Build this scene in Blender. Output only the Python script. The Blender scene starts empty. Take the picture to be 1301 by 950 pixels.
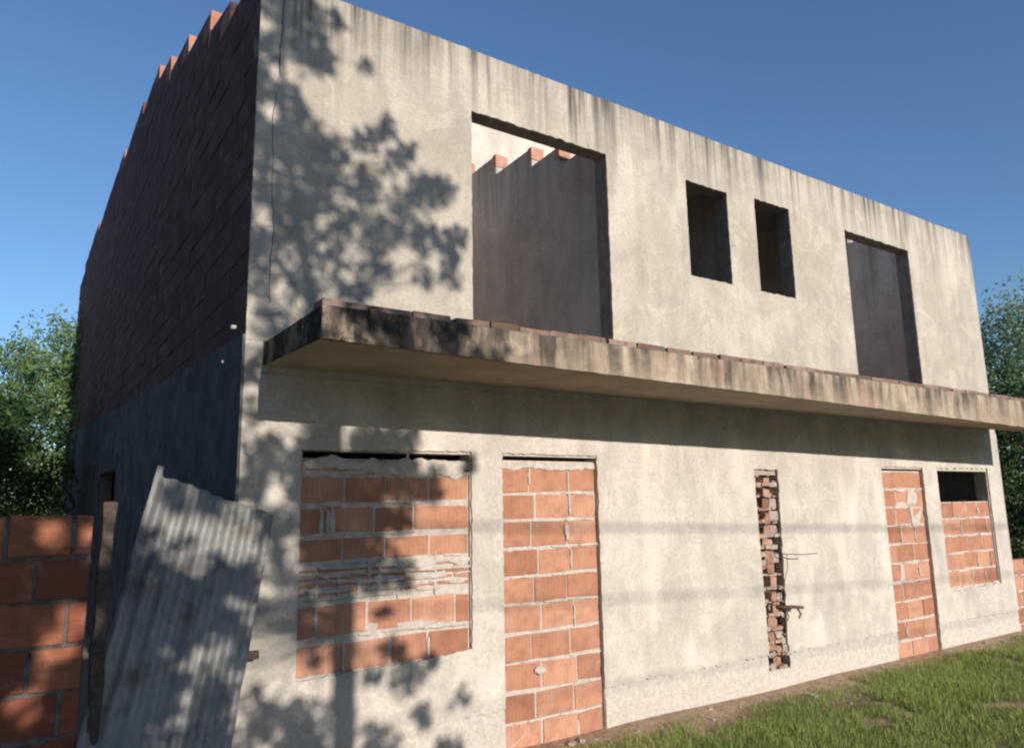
import bpy, bmesh, math, random
import numpy as np
from mathutils import Vector, Matrix, noise
rnd = random.Random(7)
C = bpy.context.scene.collection
sc = bpy.context.scene
RAD = math.radians

# ------------------------------------------------------------------ materials
def new_mat(name):
    m = bpy.data.materials.new(name); m.use_nodes = True
    nt = m.node_tree; b = nt.nodes['Principled BSDF']
    b.inputs['Roughness'].default_value = .9
    b.inputs['Specular IOR Level'].default_value = .25
    return m, nt, b
def N(nt, t, **kw):
    n = nt.nodes.new(t)
    for k, v in kw.items():
        if k in n.inputs: n.inputs[k].default_value = v
        else: setattr(n, k, v)
    return n
def L(nt, a, b): nt.links.new(a, b)
def coords(nt, scale=(1,1,1), loc=(0,0,0)):
    tc = N(nt, 'ShaderNodeTexCoord'); mp = N(nt, 'ShaderNodeMapping')
    mp.inputs['Scale'].default_value = scale; mp.inputs['Location'].default_value = loc
    L(nt, tc.outputs['Object'], mp.inputs['Vector']); return mp.outputs['Vector']
def noise_n(nt, scale, vec=None, detail=5, rough=.6, dist=0):
    n = N(nt, 'ShaderNodeTexNoise'); n.inputs['Scale'].default_value = scale
    n.inputs['Detail'].default_value = detail; n.inputs['Roughness'].default_value = rough
    n.inputs['Distortion'].default_value = dist
    L(nt, vec if vec is not None else coords(nt), n.inputs['Vector']); return n.outputs['Fac']
def ramp(nt, fac, stops, interp='LINEAR'):
    r = N(nt, 'ShaderNodeValToRGB'); cr = r.color_ramp; cr.interpolation = interp
    while len(cr.elements) < len(stops): cr.elements.new(.5)
    for e, (p, c) in zip(cr.elements, stops):
        e.position = p; e.color = (c, c, c, 1) if isinstance(c, (int, float)) else (*c, 1)
    L(nt, fac, r.inputs['Fac']); return r.outputs['Color']
def mix(nt, fac, a, b, mode='MIX'):
    m = N(nt, 'ShaderNodeMix'); m.data_type = 'RGBA'; m.blend_type = mode
    for s, v in ((0, fac), (6, a), (7, b)):
        if isinstance(v, (int, float)): m.inputs[s].default_value = v
        elif isinstance(v, tuple): m.inputs[s].default_value = (*v, 1)
        else: L(nt, v, m.inputs[s])
    return m.outputs[2]
def math_n(nt, op, a, b=0.0, clamp=False):
    m = N(nt, 'ShaderNodeMath'); m.operation = op; m.use_clamp = clamp
    for i, v in enumerate((a, b)):
        if isinstance(v, (int, float)): m.inputs[i].default_value = v
        else: L(nt, v, m.inputs[i])
    return m.outputs[0]
def zed(nt, axis='Z'):
    s = N(nt, 'ShaderNodeSeparateXYZ'); L(nt, coords(nt), s.inputs[0]); return s.outputs[axis]
def maprange(nt, v, a, b, c=0., d=1.):
    m = N(nt, 'ShaderNodeMapRange'); L(nt, v, m.inputs[0])
    for i, x in enumerate((a, b, c, d)): m.inputs[i+1].default_value = x
    return m.outputs[0]
def bump(nt, b, h, strength=.4, dist=.01):
    n = N(nt, 'ShaderNodeBump'); n.inputs['Strength'].default_value = strength; n.inputs['Distance'].default_value = dist
    L(nt, h, n.inputs['Height']); L(nt, n.outputs['Normal'], b.inputs['Normal'])

def plaster(name, c0, c1, c2, streak_top=None, streak_len=.7, streak_amt=.55, bstr=.5, streak_col=(.085,.075,.065)):
    m, nt, b = new_mat(name)
    big = noise_n(nt, 1.1, detail=6, rough=.65, dist=.4)
    col = ramp(nt, big, [(.3, c0), (.5, c1), (.68, c2)])
    vert = noise_n(nt, 1, coords(nt, (7, 7, .7)), detail=4, rough=.6)
    col = mix(nt, ramp(nt, vert, [(.42, 0), (.75, .3)]), col, tuple(x*.72 for x in c0))
    cloud = noise_n(nt, 4.5, coords(nt, (1,1,.6), (3,1,7)), detail=5, rough=.7)
    col = mix(nt, ramp(nt, cloud, [(.36, .38), (.56, 0)]), col, tuple(x*.66 for x in c0))
    pale = noise_n(nt, 2.6, coords(nt, (1,1,.35), (9,4,2)), detail=3, rough=.5)
    col = mix(nt, ramp(nt, pale, [(.54, 0), (.68, .45)]), col, tuple(min(1, x*1.22) for x in c2))
    patch = noise_n(nt, 1.7, coords(nt, (1,1,1.3), (1,7,3)), detail=8, rough=.75, dist=1.2)
    col = mix(nt, ramp(nt, patch, [(.555, 0), (.575, .22)]), col, tuple(min(1, x*1.3) for x in c2))
    col = mix(nt, ramp(nt, patch, [(.40, .25), (.42, 0)]), col, tuple(x*.7 for x in c0))
    fine = noise_n(nt, 38, detail=4, rough=.75)
    col = mix(nt, ramp(nt, fine, [(.3, .4), (.55, 0)]), col, tuple(x*.5 for x in c0))
    if streak_top is not None:
        s1 = noise_n(nt, 1, coords(nt, (13, 13, .5), (2,0,0)), detail=4, rough=.62)
        s2 = noise_n(nt, 1, coords(nt, (4.2, 4.2, .35), (5,3,1)), detail=3, rough=.5)
        h = maprange(nt, zed(nt), streak_top - streak_len, streak_top)
        s = math_n(nt, 'MULTIPLY', ramp(nt, s1, [(.44, 0), (.66, 1)]), math_n(nt, 'ADD', math_n(nt, 'POWER', h, 1.5), .05))
        s = math_n(nt, 'MULTIPLY', s, ramp(nt, s2, [(.3, .35), (.6, 1.25)]), True)
        col = mix(nt, math_n(nt, 'MULTIPLY', s, streak_amt, True), col, streak_col)
        # general greying of the top edge
        g = math_n(nt, 'MULTIPLY', math_n(nt, 'POWER', h, 3.), ramp(nt, s2, [(.35, .1), (.7, .6)]))
        col = mix(nt, math_n(nt, 'MULTIPLY', g, .6), col, streak_col)
    L(nt, col, b.inputs['Base Color'])
    hh = math_n(nt, 'ADD', math_n(nt, 'MULTIPLY', noise_n(nt, 90, detail=4, rough=.7), .35), math_n(nt, 'MULTIPLY', noise_n(nt, 9, detail=5, rough=.6), .9))
    bump(nt, b, hh, bstr, .012)
    return m

def clay(name, c0, c1, c2, groove='X', grime=.35):
    m, nt, b = new_mat(name)
    g = N(nt, 'ShaderNodeNewGeometry')
    col = ramp(nt, g.outputs['Random Per Island'], [(0, c0), (.5, c1), (1, c2)])
    n1 = noise_n(nt, 9, detail=5, rough=.7)
    col = mix(nt, ramp(nt, n1, [(.35, grime), (.55, 0)]), col, (.13, .06, .04))
    n2 = noise_n(nt, 5, coords(nt, (1,1,1), (4,8,1)), detail=5, rough=.7)
    col = mix(nt, ramp(nt, n2, [(.55, 0), (.75, .45)]), col, (.42, .33, .27))
    w = N(nt, 'ShaderNodeTexWave'); w.wave_type = 'BANDS'; w.bands_direction = groove
    w.inputs['Scale'].default_value = 9.5; w.inputs['Distortion'].default_value = .6
    w.inputs['Detail'].default_value = 1
    L(nt, coords(nt), w.inputs['Vector'])
    col = mix(nt, ramp(nt, w.outputs['Fac'], [(0, .12), (.3, 0)]), col, (.2,.08,.045))
    L(nt, col, b.inputs['Base Color'])
    hh = math_n(nt, 'ADD', ramp(nt, w.outputs['Fac'], [(0, 0), (.35, 1)]), math_n(nt, 'MULTIPLY', noise_n(nt, 60), .5))
    bump(nt, b, hh, .35, .004)
    return m

def rough_mat(name, c0, c1, scale=12, bs=.8, bd=.02, spec=.2, rough=.92):
    m, nt, b = new_mat(name)
    n = noise_n(nt, scale, detail=6, rough=.7)
    L(nt, ramp(nt, n, [(.32, c0), (.68, c1)]), b.inputs['Base Color'])
    b.inputs['Roughness'].default_value = rough
    b.inputs['Specular IOR Level'].default_value = spec
    bump(nt, b, noise_n(nt, scale*2.2, detail=5, rough=.7), bs, bd)
    return m

M = {}
M['plaster_up'] = plaster('facade_plaster_upper', (.365,.33,.27), (.435,.392,.325), (.49,.445,.375), 5.17, .85, 1.15)
M['plaster_low'] = plaster('facade_plaster_lower', (.43,.393,.34), (.505,.462,.40), (.57,.525,.46), None)
M['plaster_in'] = plaster('inner_plaster', (.46,.41,.36), (.53,.47,.41), (.58,.52,.46), 5.6, 1.6, .6)
M['plaster_pale'] = plaster('pale_inner_plaster', (.50,.45,.39), (.56,.50,.44), (.60,.54,.48))
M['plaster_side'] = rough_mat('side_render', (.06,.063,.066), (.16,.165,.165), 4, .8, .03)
M['base'] = rough_mat('rough_base_render', (.46,.42,.37), (.66,.605,.53), 24, .9, .022)
M['mortar'] = rough_mat('mortar', (.40,.345,.30), (.60,.54,.48), 22, .9, .015)
M['mortar_dirty'] = rough_mat('dirty_mortar', (.06,.055,.055), (.20,.18,.17), 12, .9, .02)
M['brick'] = clay('hollow_clay_brick', (.32,.145,.085), (.41,.20,.125), (.49,.26,.17))
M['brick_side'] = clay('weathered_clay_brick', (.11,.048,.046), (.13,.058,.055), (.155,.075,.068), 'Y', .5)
M['brick_top'] = clay('crest_clay_brick', (.38,.17,.12), (.44,.21,.15), (.50,.27,.20), 'Z', .3)
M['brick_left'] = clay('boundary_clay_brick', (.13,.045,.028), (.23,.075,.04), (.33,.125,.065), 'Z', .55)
M['core'] = rough_mat('structural_core', (.16,.13,.115), (.30,.26,.23), 8, .8, .02)
M['floor_slab'] = rough_mat('concrete_floor', (.30,.28,.26), (.42,.39,.36), 5, .5, .01)
M['wood'] = rough_mat('old_wood', (.045,.035,.028), (.11,.085,.065), 20, .6, .01)
M['rust'] = rough_mat('rusty_steel', (.07,.035,.025), (.16,.075,.045), 60, .4, .002, .3, .8)
M['wire'] = rough_mat('grey_wire', (.10,.10,.10), (.16,.15,.14), 60, .2, .001)
M['cable'] = rough_mat('black_cable', (.02,.02,.02), (.03,.03,.03), 20, .2, .001)
M['pvc'] = rough_mat('white_pipe', (.35,.34,.33), (.48,.46,.44), 10, .1, .001)
M['rubble'] = rough_mat('rubble', (.28,.24,.2), (.45,.38,.32), 25, .8, .01)

def slab_mat():
    m, nt, b = new_mat('stained_shadowed_concrete_edge')
    base = ramp(nt, noise_n(nt, 3, detail=6, rough=.7), [(.3, (.22,.17,.12)), (.55, (.38,.31,.225)), (.75, (.50,.43,.335))])
    s1 = noise_n(nt, 1, coords(nt, (9, 9, .9), (2,0,0)), detail=5, rough=.65)
    s2 = noise_n(nt, 1, coords(nt, (1.6, 1.6, 1.6), (5,3,1)), detail=5, rough=.65)
    h = maprange(nt, zed(nt), 2.36, 2.69)
    s = math_n(nt, 'MULTIPLY', ramp(nt, s1, [(.40, 0), (.60, 1)]), math_n(nt, 'ADD', h, .35))
    s = math_n(nt, 'MULTIPLY', s, ramp(nt, s2, [(.32, .5), (.62, 1.3)]), True)
    col = mix(nt, math_n(nt, 'MULTIPLY', s, .85), base, (.05,.04,.034))
    left = maprange(nt, zed(nt, 'X'), 1.5, 3.0, 1, 0)  # left end: black staining plus tree shadow painted into the colour
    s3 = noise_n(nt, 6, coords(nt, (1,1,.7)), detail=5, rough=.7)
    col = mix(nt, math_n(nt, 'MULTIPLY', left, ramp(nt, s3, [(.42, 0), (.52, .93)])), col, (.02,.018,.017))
    pink = noise_n(nt, 2.2, coords(nt, (1,1,1), (7,7,7)), detail=4)
    col = mix(nt, ramp(nt, pink, [(.58, 0), (.7, .6)]), col, (.36,.20,.15))
    L(nt, col, b.inputs['Base Color'])
    bump(nt, b, noise_n(nt, 30, detail=6, rough=.7), .7, .015)
    return m
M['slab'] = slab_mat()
M['soffit'] = rough_mat('soffit_concrete', (.27,.235,.185), (.41,.355,.28), 3.5, .6, .01)

def sheet_mat():
    m, nt, b = new_mat('weathered_galvanised')
    n1 = noise_n(nt, 5, coords(nt, (1.5,1.5,.6)), detail=6, rough=.7)
    col = ramp(nt, n1, [(.3, (.34,.34,.33)), (.5, (.45,.44,.41)), (.7, (.55,.53,.49))])
    n2 = noise_n(nt, 1, coords(nt, (26,26,2.0)), detail=4, rough=.65)
    col = mix(nt, ramp(nt, n2, [(.36, .3), (.5, 0)]), col, (.15,.14,.13))
    n3 = noise_n(nt, 3.1, coords(nt, (1,1,1), (5,5,5)), detail=5)
    col = mix(nt, ramp(nt, n3, [(.55, 0), (.68, .65)]), col, (.17,.11,.075))
    n4 = noise_n(nt, 2.0, coords(nt, (1,1,1), (1,9,5)), detail=7, rough=.7)
    col = mix(nt, ramp(nt, n4, [(.40, .6), (.47, 0)]), col, (.16,.16,.165))
    L(nt, col, b.inputs['Base Color'])
    b.inputs['Metallic'].default_value = .3; b.inputs['Roughness'].default_value = .55
    bump(nt, b, noise_n(nt, 40, detail=5), .15, .003)
    b.inputs['Specular IOR Level'].default_value = .5
    return m
M['sheet'] = sheet_mat()

def leaf_mat(name, c0, c1, c2, tr=.35):
    m, nt, b = new_mat(name)
    g = N(nt, 'ShaderNodeNewGeometry')
    col = ramp(nt, g.outputs['Random Per Island'], [(0, c0), (.5, c1), (1, c2)])
    n = noise_n(nt, .9, detail=3)
    col = mix(nt, ramp(nt, n, [(.35, .4), (.6, 0)]), col, tuple(x*.6 for x in c0))
    L(nt, col, b.inputs['Base Color']); b.inputs['Roughness'].default_value = .6
    t = N(nt, 'ShaderNodeBsdfTranslucent'); L(nt, col, t.inputs['Color'])
    ms = N(nt, 'ShaderNodeMixShader'); ms.inputs[0].default_value = tr
    L(nt, b.outputs[0], ms.inputs[1]); L(nt, t.outputs[0], ms.inputs[2])
    L(nt, ms.outputs[0], nt.nodes['Material Output'].inputs['Surface'])
    return m
M['leaf_a'] = leaf_mat('bright_leaves', (.12,.21,.07), (.17,.27,.10), (.24,.34,.15))
M['leaf_b'] = leaf_mat('dark_leaves', (.03,.065,.022), (.05,.10,.03), (.07,.13,.045), .3)
M['leaf_c'] = leaf_mat('grey_green_leaves', (.17,.25,.14), (.22,.31,.18), (.30,.38,.24))
M['grass'] = leaf_mat('grass_blades', (.17,.26,.05), (.25,.35,.08), (.45,.43,.18), .4)
M['bark'] = rough_mat('bark', (.06,.045,.035), (.15,.12,.09), 9, .9, .03)

def ground_mat():
    m, nt, b = new_mat('grassy_soil')
    n = noise_n(nt, 1.6, detail=7, rough=.7)
    soil = ramp(nt, noise_n(nt, 9, detail=6, rough=.75), [(.3, (.32,.21,.135)), (.55, (.50,.35,.235)), (.72, (.60,.47,.35))])
    green = ramp(nt, noise_n(nt, 14, detail=5, rough=.7), [(.3, (.07,.09,.03)), (.7, (.17,.16,.07))])
    yy = maprange(nt, zed(nt, 'Y'), -.75, -.2)
    f = math_n(nt, 'ADD', ramp(nt, n, [(.5, 0), (.62, 1)]), yy, True)
    L(nt, mix(nt, f, green, soil), b.inputs['Base Color'])
    bump(nt, b, noise_n(nt, 22, detail=7, rough=.75), .9, .04)
    return m
M['ground'] = ground_mat()

# ------------------------------------------------------------------ mesh helpers
class MB:
    def __init__(s): s.v = []; s.f = []; s.m = []
    def add(s, vs, fs, mi=0):
        o = len(s.v); s.v += [tuple(v) for v in vs]
        for f in fs: s.f.append(tuple(i+o for i in f)); s.m.append(mi)
    def box(s, x0, x1, y0, y1, z0, z1, mi=0, j=0.):
        vs = [(x + rnd.uniform(-j, j), y + rnd.uniform(-j, j), z + rnd.uniform(-j, j)) for x in (x0, x1) for y in (y0, y1) for z in (z0, z1)]
        s.add(vs, [(0,1,3,2), (4,6,7,5), (0,4,5,1), (2,3,7,6), (0,2,6,4), (1,5,7,3)], mi)
    def tube(s, pts, rads, n=8, mi=0, cap=True):
        rings = []
        for i, p in enumerate(pts):
            p = Vector(p)
            d = (Vector(pts[min(i+1, len(pts)-1)]) - Vector(pts[max(i-1, 0)])).normalized()
            a = d.cross(Vector((.31,.87,.38))).normalized(); b = d.cross(a)
            rings.append([p + (a*math.cos(t) + b*math.sin(t))*rads[i] for t in [2*math.pi*k/n for k in range(n)]])
        vs = [v for r in rings for v in r]; fs = []
        for i in range(len(pts)-1):
            for k in range(n): fs.append((i*n+k, i*n+(k+1) % n, (i+1)*n+(k+1) % n, (i+1)*n+k))
        if cap: fs += [tuple(range(n))[::-1], tuple((len(pts)-1)*n+k for k in range(n))]
        s.add(vs, fs, mi)
    def build(s, name, mats, parent=None, bevel=0., smooth=False):
        me = bpy.data.meshes.new(name); me.from_pydata(s.v, [], s.f)
        for mt in (mats if isinstance(mats, (list, tuple)) else [mats]): me.materials.append(mt)
        me.polygons.foreach_set('material_index', s.m)
        bm = bmesh.new(); bm.from_mesh(me)
        bmesh.ops.recalc_face_normals(bm, faces=bm.faces)
        if bevel:
            bmesh.ops.bevel(bm, geom=[e for e in bm.edges if e.is_manifold], offset=bevel, segments=1, affect='EDGES', material=-1)
        bm.to_mesh(me); bm.free()
        if smooth: me.polygons.foreach_set('use_smooth', [True]*len(me.polygons))
        o = bpy.data.objects.new(name, me); C.objects.link(o)
        if parent: o.parent = parent
        return o
def link_bm(name, bm, mat, parent=None, smooth=False):
    me = bpy.data.meshes.new(name); bm.to_mesh(me); bm.free(); me.materials.append(mat)
    if smooth: me.polygons.foreach_set('use_smooth', [True]*len(me.polygons))
    o = bpy.data.objects.new(name, me); C.objects.link(o)
    if parent: o.parent = parent
    return o
def thing(name, label, cat, loc=(0,0,0), group=None):
    o = bpy.data.objects.new(name, None); C.objects.link(o); o.location = loc
    o.empty_display_size = .3
    tag(o, label, cat, group); return o
def tag(o, label=None, cat=None, group=None, kind=None):
    if label: o['label'] = label
    if cat: o['category'] = cat
    if group: o['group'] = group
    if kind: o['kind'] = kind
    return o

def rough_loop(pts, j=.004, seg=.03, closed=True, sharp=0.):
    out = []
    n = len(pts)
    jj = j if isinstance(j, (list, tuple)) else [j]*n
    for i in range(n):
        a = Vector(pts[i]); b = Vector(pts[(i+1) % n]); ln = (b-a).length
        k = max(1, int(ln/seg)); t = (b-a)/max(ln, 1e-6); nn = Vector((-t.y, t.x))
        s = rnd.uniform(0, 100)
        for q in range(k):
            p = a + (b-a)*(q/k)
            if q > 0 or jj[i] > 0:
                p = p + nn*(noise.noise(Vector((s, q*seg*17, 0)))*jj[i]*1.1 + rnd.uniform(-.4, .4)*jj[i])
            out.append((p.x, p.y))
    return out
def sheet_holes(name, outer, holes, y0, y1, mat, parent, axis='Y'):
    """flat wall layer with openings; axis Y: loops are (x,z); axis X: loops are (y,z)"""
    bm = bmesh.new(); edges = []
    def P(a, b, d): return (a, d, b) if axis == 'Y' else (d, a, b)
    for lp in [outer] + holes:
        vs = [bm.verts.new(P(a, b, y0)) for a, b in lp]
        for i in range(len(vs)): edges.append(bm.edges.new((vs[i], vs[(i+1) % len(vs)])))
    bmesh.ops.triangle_fill(bm, use_beauty=True, use_dissolve=False, edges=edges)
    r = bmesh.ops.extrude_face_region(bm, geom=list(bm.faces))
    dv = Vector((0, y1-y0, 0)) if axis == 'Y' else Vector((y1-y0, 0, 0))
    bmesh.ops.translate(bm, verts=[g for g in r['geom'] if isinstance(g, bmesh.types.BMVert)], vec=dv)
    bmesh.ops.recalc_face_normals(bm, faces=bm.faces)
    return link_bm(name, bm, mat, parent)
def rect(x0, x1, z0, z1): return [(x0, z0), (x1, z0), (x1, z1), (x0, z1)]

def smear(mb, cx, cz, rx, rz, y, t=.006, mi=1, n=18):
    y -= .005
    s = rnd.uniform(0, 99)
    pts = []
    for k in range(n):
        a = 2*math.pi*k/n; r = 1 + .45*noise.noise(Vector((math.cos(a)*1.7+s, math.sin(a)*1.7, s))) + rnd.uniform(-.08, .08)
        pts.append((cx + rx*r*math.cos(a), cz + rz*r*math.sin(a)))
    vs = [(cx, y - t, cz)] + [(cx+(x-cx)*.8, y - t*.8, cz+(z-cz)*.8) for x, z in pts] + [(x, y + .004, z) for x, z in pts]
    fs = [(0, 1+k, 1+(k+1) % n) for k in range(n)] + [(1+k, 1+n+k, 1+n+(k+1) % n, 1+(k+1) % n) for k in range(n)]
    mb.add(vs, fs, mi)

# ------------------------------------------------------------------ the house
X0, XR = 1.11, 10.60
house = thing('unfinished_house', 'two-storey unfinished house with grey plaster front, bricked-up openings and a brick side wall', 'house', (X0, 0, 0))
house.location = (0, 0, 0)
SK = .018   # render coat thickness, face at y=0
WT = .16

# openings: x0,x1,z0,z1
UP = [(2.70, 4.06, 2.60, 4.63), (5.03, 5.61, 3.69, 4.63), (6.02, 6.59, 3.69, 4.67), (7.58, 8.92, 2.60, 4.64)]
LO = [(1.485, 2.675, .66, 2.005), (2.94, 3.83, -.03, 2.005), (7.84, 8.69, -.03, 1.975), (9.01, 10.23, .62, 1.965)]
CH = (5.745, 6.05, .16, 1.94)

# upper wall: structural core + render coat
def stepfix(h): return rect(*h)
zb = 2.60
def shr(h, d=.0, dz=.0): return (h[0]+d, h[1]-d, h[2], h[3]-dz)
up_core_outer = [(X0+.004, zb), (UP[0][0], zb), (UP[0][0], UP[0][3]), (UP[0][1], UP[0][3]), (UP[0][1], zb),
                 (UP[3][0], zb), (UP[3][0], UP[3][3]), (UP[3][1], UP[3][3]), (UP[3][1], zb), (XR-.05, zb), (XR-.06, 5.12), (X0+.004, 5.12)]
uw = sheet_holes('upper_front_wall', up_core_outer, [rough_loop(rect(*UP[1]), .004), rough_loop(rect(*UP[2]), .004)], SK, WT, M['core'], house)
def exp(h, l, r, t): return (h[0]-l, h[1]+r, h[2], h[3]+t)
a, c = exp(UP[0], -.003, -.003, -.004), exp(UP[3], -.003, -.003, -.004)
outer_pts = [(X0, 2.66), (a[0], 2.66), (a[0], a[3]), (a[1], a[3]), (a[1], 2.66), (c[0], 2.66), (c[0], c[3]), (c[1], c[3]), (c[1], 2.66), (XR-.045, 2.66), (XR-.06, 5.06), (XR-.09, 5.135), (X0, 5.14)]
jit = [.0, .004, .011, .006, 0, .004, .009, .007, 0, .004, .004, .005, .003]
outer = rough_loop(outer_pts, jit, .03)
holes = []
for h in UP[1:3]:
    e = exp(h, -.003, -.003, -.004); holes.append(rough_loop([(e[0], h[2]+.005), (e[1], h[2]+.005), (e[1], e[3]), (e[0], e[3])], [.008, .006, .009, .005], .025))
# hairline settlement cracks near the corner
def crack(x0, z0, x1, z1, w=.006):
    n = int(abs(z1-z0)/.04); lft, rgt = [], []
    s = rnd.uniform(0, 50)
    for k in range(n+1):
        t = k/n; z = z0+(z1-z0)*t; x = x0+(x1-x0)*t + .022*noise.noise(Vector((s, z*4, 0))) + rnd.uniform(-.004, .004)
        ww = w*(.35+.9*abs(noise.noise(Vector((z*3, s, 1)))) + .25)
        lft.append((x-ww, z)); rgt.append((x+ww, z))
    return lft + rgt[::-1]
holes.append(crack(1.245, 4.42, 1.262, 5.08, .005))
holes.append(crack(1.25, 2.9, 1.222, 4.30, .0035))
sheet_holes('plaster_coat', outer, holes, 0, SK, M['plaster_up'], house)

# lower wall
lo_core_outer = [(X0+.004, -.3), (LO[1][0], -.3), (LO[1][0], LO[1][3]), (LO[1][1], LO[1][3]), (LO[1][1], -.3),
                 (LO[2][0], -.3), (LO[2][0], LO[2][3]), (LO[2][1], LO[2][3]), (LO[2][1], -.3), (XR-.004, -.3), (XR-.004, 2.46), (X0+.004, 2.46)]
sheet_holes('lower_front_wall', lo_core_outer, [rect(*LO[0]), rect(*LO[3]), rect(CH[0]-.01, CH[1]+.02, CH[2], CH[3])], SK, WT, M['mortar'], house)
d1, d2 = exp(LO[1], .002, -.003, .016), exp(LO[2], .002, -.003, .02)
def zbase(x): return .30 - .012*(x-4)*.3
outer_pts = [(X0, .24), (d1[0], .29), (d1[0], d1[3]), (d1[1], d1[3]), (d1[1], .30), (CH[0], .295), (CH[0]-.03, CH[3]), (CH[1]+.015, CH[3]), (CH[1]-.03, .285), (d2[0], .285), (d2[0], d2[3]), (d2[1], d2[3]), (d2[1], .27), (XR, .25), (XR, 2.46), (X0, 2.46)]
jit = [.012, .005, .005, .006, .014, .006, .008, .018, .014, .008, .005, .008, .014, .003, 0, .003]
outer = rough_loop(outer_pts, jit, .028)
w1 = [(LO[0][0]-.006, LO[0][2]), (LO[0][1]-.35, LO[0][2]+.02), (LO[0][1]+.004, LO[0][2]+.045), (LO[0][1]+.008, LO[0][3]+.02), (LO[0][0]-.012, LO[0][3]+.004)]
w3 = [(LO[3][0]-.012, LO[3][2]-.02), (LO[3][1]+.012, LO[3][2]-.01), (LO[3][1]+.014, LO[3][3]+.035), (LO[3][0]-.01, LO[3][3]+.03)]
ch = [(CH[0], CH[2]), (CH[1]-.05, CH[2]+.0), (CH[1]+.01, CH[2]+.5), (CH[1]+.015, CH[3]), (CH[0]-.03, CH[3])]
holes = [rough_loop(w1, [.012, .014, .008, .009, .01], .028), rough_loop(w3, [.02, .007, .01, .005], .028)]
sheet_holes('plaster_coat', outer, holes, 0, SK, M['plaster_low'], house)
mb = MB(); mb.box(X0, 1.216, 0, WT, 2.462, 2.658); mb.box(10.444, XR-.02, 0, WT, 2.462, 2.658)
mb.box(1.216, 10.444, .004, WT, 2.462, 2.598)
mb.build('floor_beam', M['plaster_low'], house)
# rough base course below the render, butting under it
for (xa, xb, zt_) in ((X0, LO[1][0]-.004, .35), (LO[1][1]+.004, CH[0]-.004, .35), (CH[0]-.003, CH[1]-.01, .15), (CH[1]-.009, LO[2][0]-.004, .35), (LO[2][1]+.004, XR, .35)):
    bm = bmesh.new(); nx = max(2, int((xb-xa)/.05)); nz = 16; g = {}
    for i in range(nx+1):
        for k in range(nz+1):
            x = xa+(xb-xa)*i/nx; z = -.25+(zt_+.25)*k/nz
            y = SK-.006 - .010*abs(noise.noise(Vector((x*7, z*9, 3)))) - .012*max(0, noise.noise(Vector((x*2.5, z*4, 8))))
            if z > .24: y = SK - .004
            g[i, k] = bm.verts.new((x, y, z))
    for i in range(nx):
        for k in range(nz): bm.faces.new((g[i,k], g[i+1,k], g[i+1,k+1], g[i,k+1]))
    o = link_bm('base_course', bm, M['base'], house, True)

# ---- brick infills
def infill(x0, x1, z0, z1, courses, ys, parent, ztop_gap=.03, avg=.30, seedx=0, top_smear=False, extra=None):
    mb = MB(); r = random.Random(seedx)
    mb.box(x0+.001, x1-.001, ys+.006, ys+.09, z0, z1-ztop_gap, 1)
    hz = (z1-ztop_gap-z0)
    for (ca, cb, joints) in courses:
        js = [x0] + joints + [x1]
        for i in range(len(js)-1):
            a_, b_ = js[i]+r.uniform(.004, .010), js[i+1]-r.uniform(.004, .012)
            if i == 0: a_ = x0+.002
            dz = r.uniform(-.006, .006); dy = r.uniform(-.005, .005)
            tilt = r.uniform(-.006, .006)
            zz0, zz1 = ca+.012+dz, cb-.012+dz
            vs = []
            for xx, tt in ((a_, -tilt), (b_, tilt)):
                for yy in (ys+dy, ys+.085):
                    for zz in (zz0, zz1): vs.append((xx, yy+r.uniform(-.002, .002), zz+tt))
            mb.add(vs, [(0,1,3,2), (4,6,7,5), (0,4,5,1), (2,3,7,6), (0,2,6,4), (1,5,7,3)], 0)
    # mortar squeezed over the joints
    for (ca, cb, joints) in courses:
        n = int((x1-x0)/.16)
        for k in range(n):
            if r.random() < .5:
                smear(mb, x0+(k+r.random())*(x1-x0)/n, ca+r.uniform(-.004, .006), r.uniform(.05, .12), r.uniform(.008, .017), ys+.001, .004)
        for jx in joints:
            if r.random() < .35: smear(mb, jx, (ca+cb)/2+r.uniform(-.04, .04), r.uniform(.008, .014), r.uniform(.04, .08), ys+.001, .004)
    if extra: extra(mb, r)
    return mb.build('brick_infill', [M['brick'], M['mortar']], parent, bevel=.0025)

ys = .030
x0, x1, z0, z1 = LO[0]
def w1_extra(mb, r):
    for k in range(13): smear(mb, x0+.08+k*.09, 1.925+r.uniform(-.015, .015), .09, r.uniform(.03, .045), ys, .007)
    for k in range(5): smear(mb, 2.15+k*.1, 1.90+r.uniform(-.02, .01), .09, .05, ys, .008)
    for k in range(26): smear(mb, r.uniform(x0+.05, x1-.05), r.choice([1.29, 1.245, 1.195, 1.15, 1.11]), r.uniform(.05, .14), r.uniform(.008, .015), ys, .007)
    for k in range(7): smear(mb, r.uniform(2.0, x1-.06), 1.30+r.uniform(-.02, .02), r.uniform(.06, .12), .03, ys, .008)
    smear(mb, 1.69, 1.56, .02, .09, ys, .006); smear(mb, 1.66, 1.57, .015, .07, ys-.002, .006)
    smear(mb, 2.25, .90, .13, .03, ys, .007); smear(mb, 2.45, .88, .16, .022, ys, .007)
thin = [(1.30-.045*(k+1), 1.30-.045*k, [1.60+.27*q+.07*(k % 3) for q in range(4)]) for k in range(4)]
courses = [(.665, .855, [1.78, 2.09, 2.36]), (.875, 1.075, [1.60, 1.93, 2.24, 2.56])] + thin + \
          [(1.325, 1.475, [1.76, 2.05, 2.36]), (1.49, 1.665, [1.62, 1.97, 2.25]), (1.68, 1.86, [1.77, 2.05, 2.36]), (1.875, 1.965, [1.62, 1.9, 2.2, 2.5])]
infill(x0, x1, z0-.02, z1, courses, ys, house, .045, seedx=3, extra=w1_extra)

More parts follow.
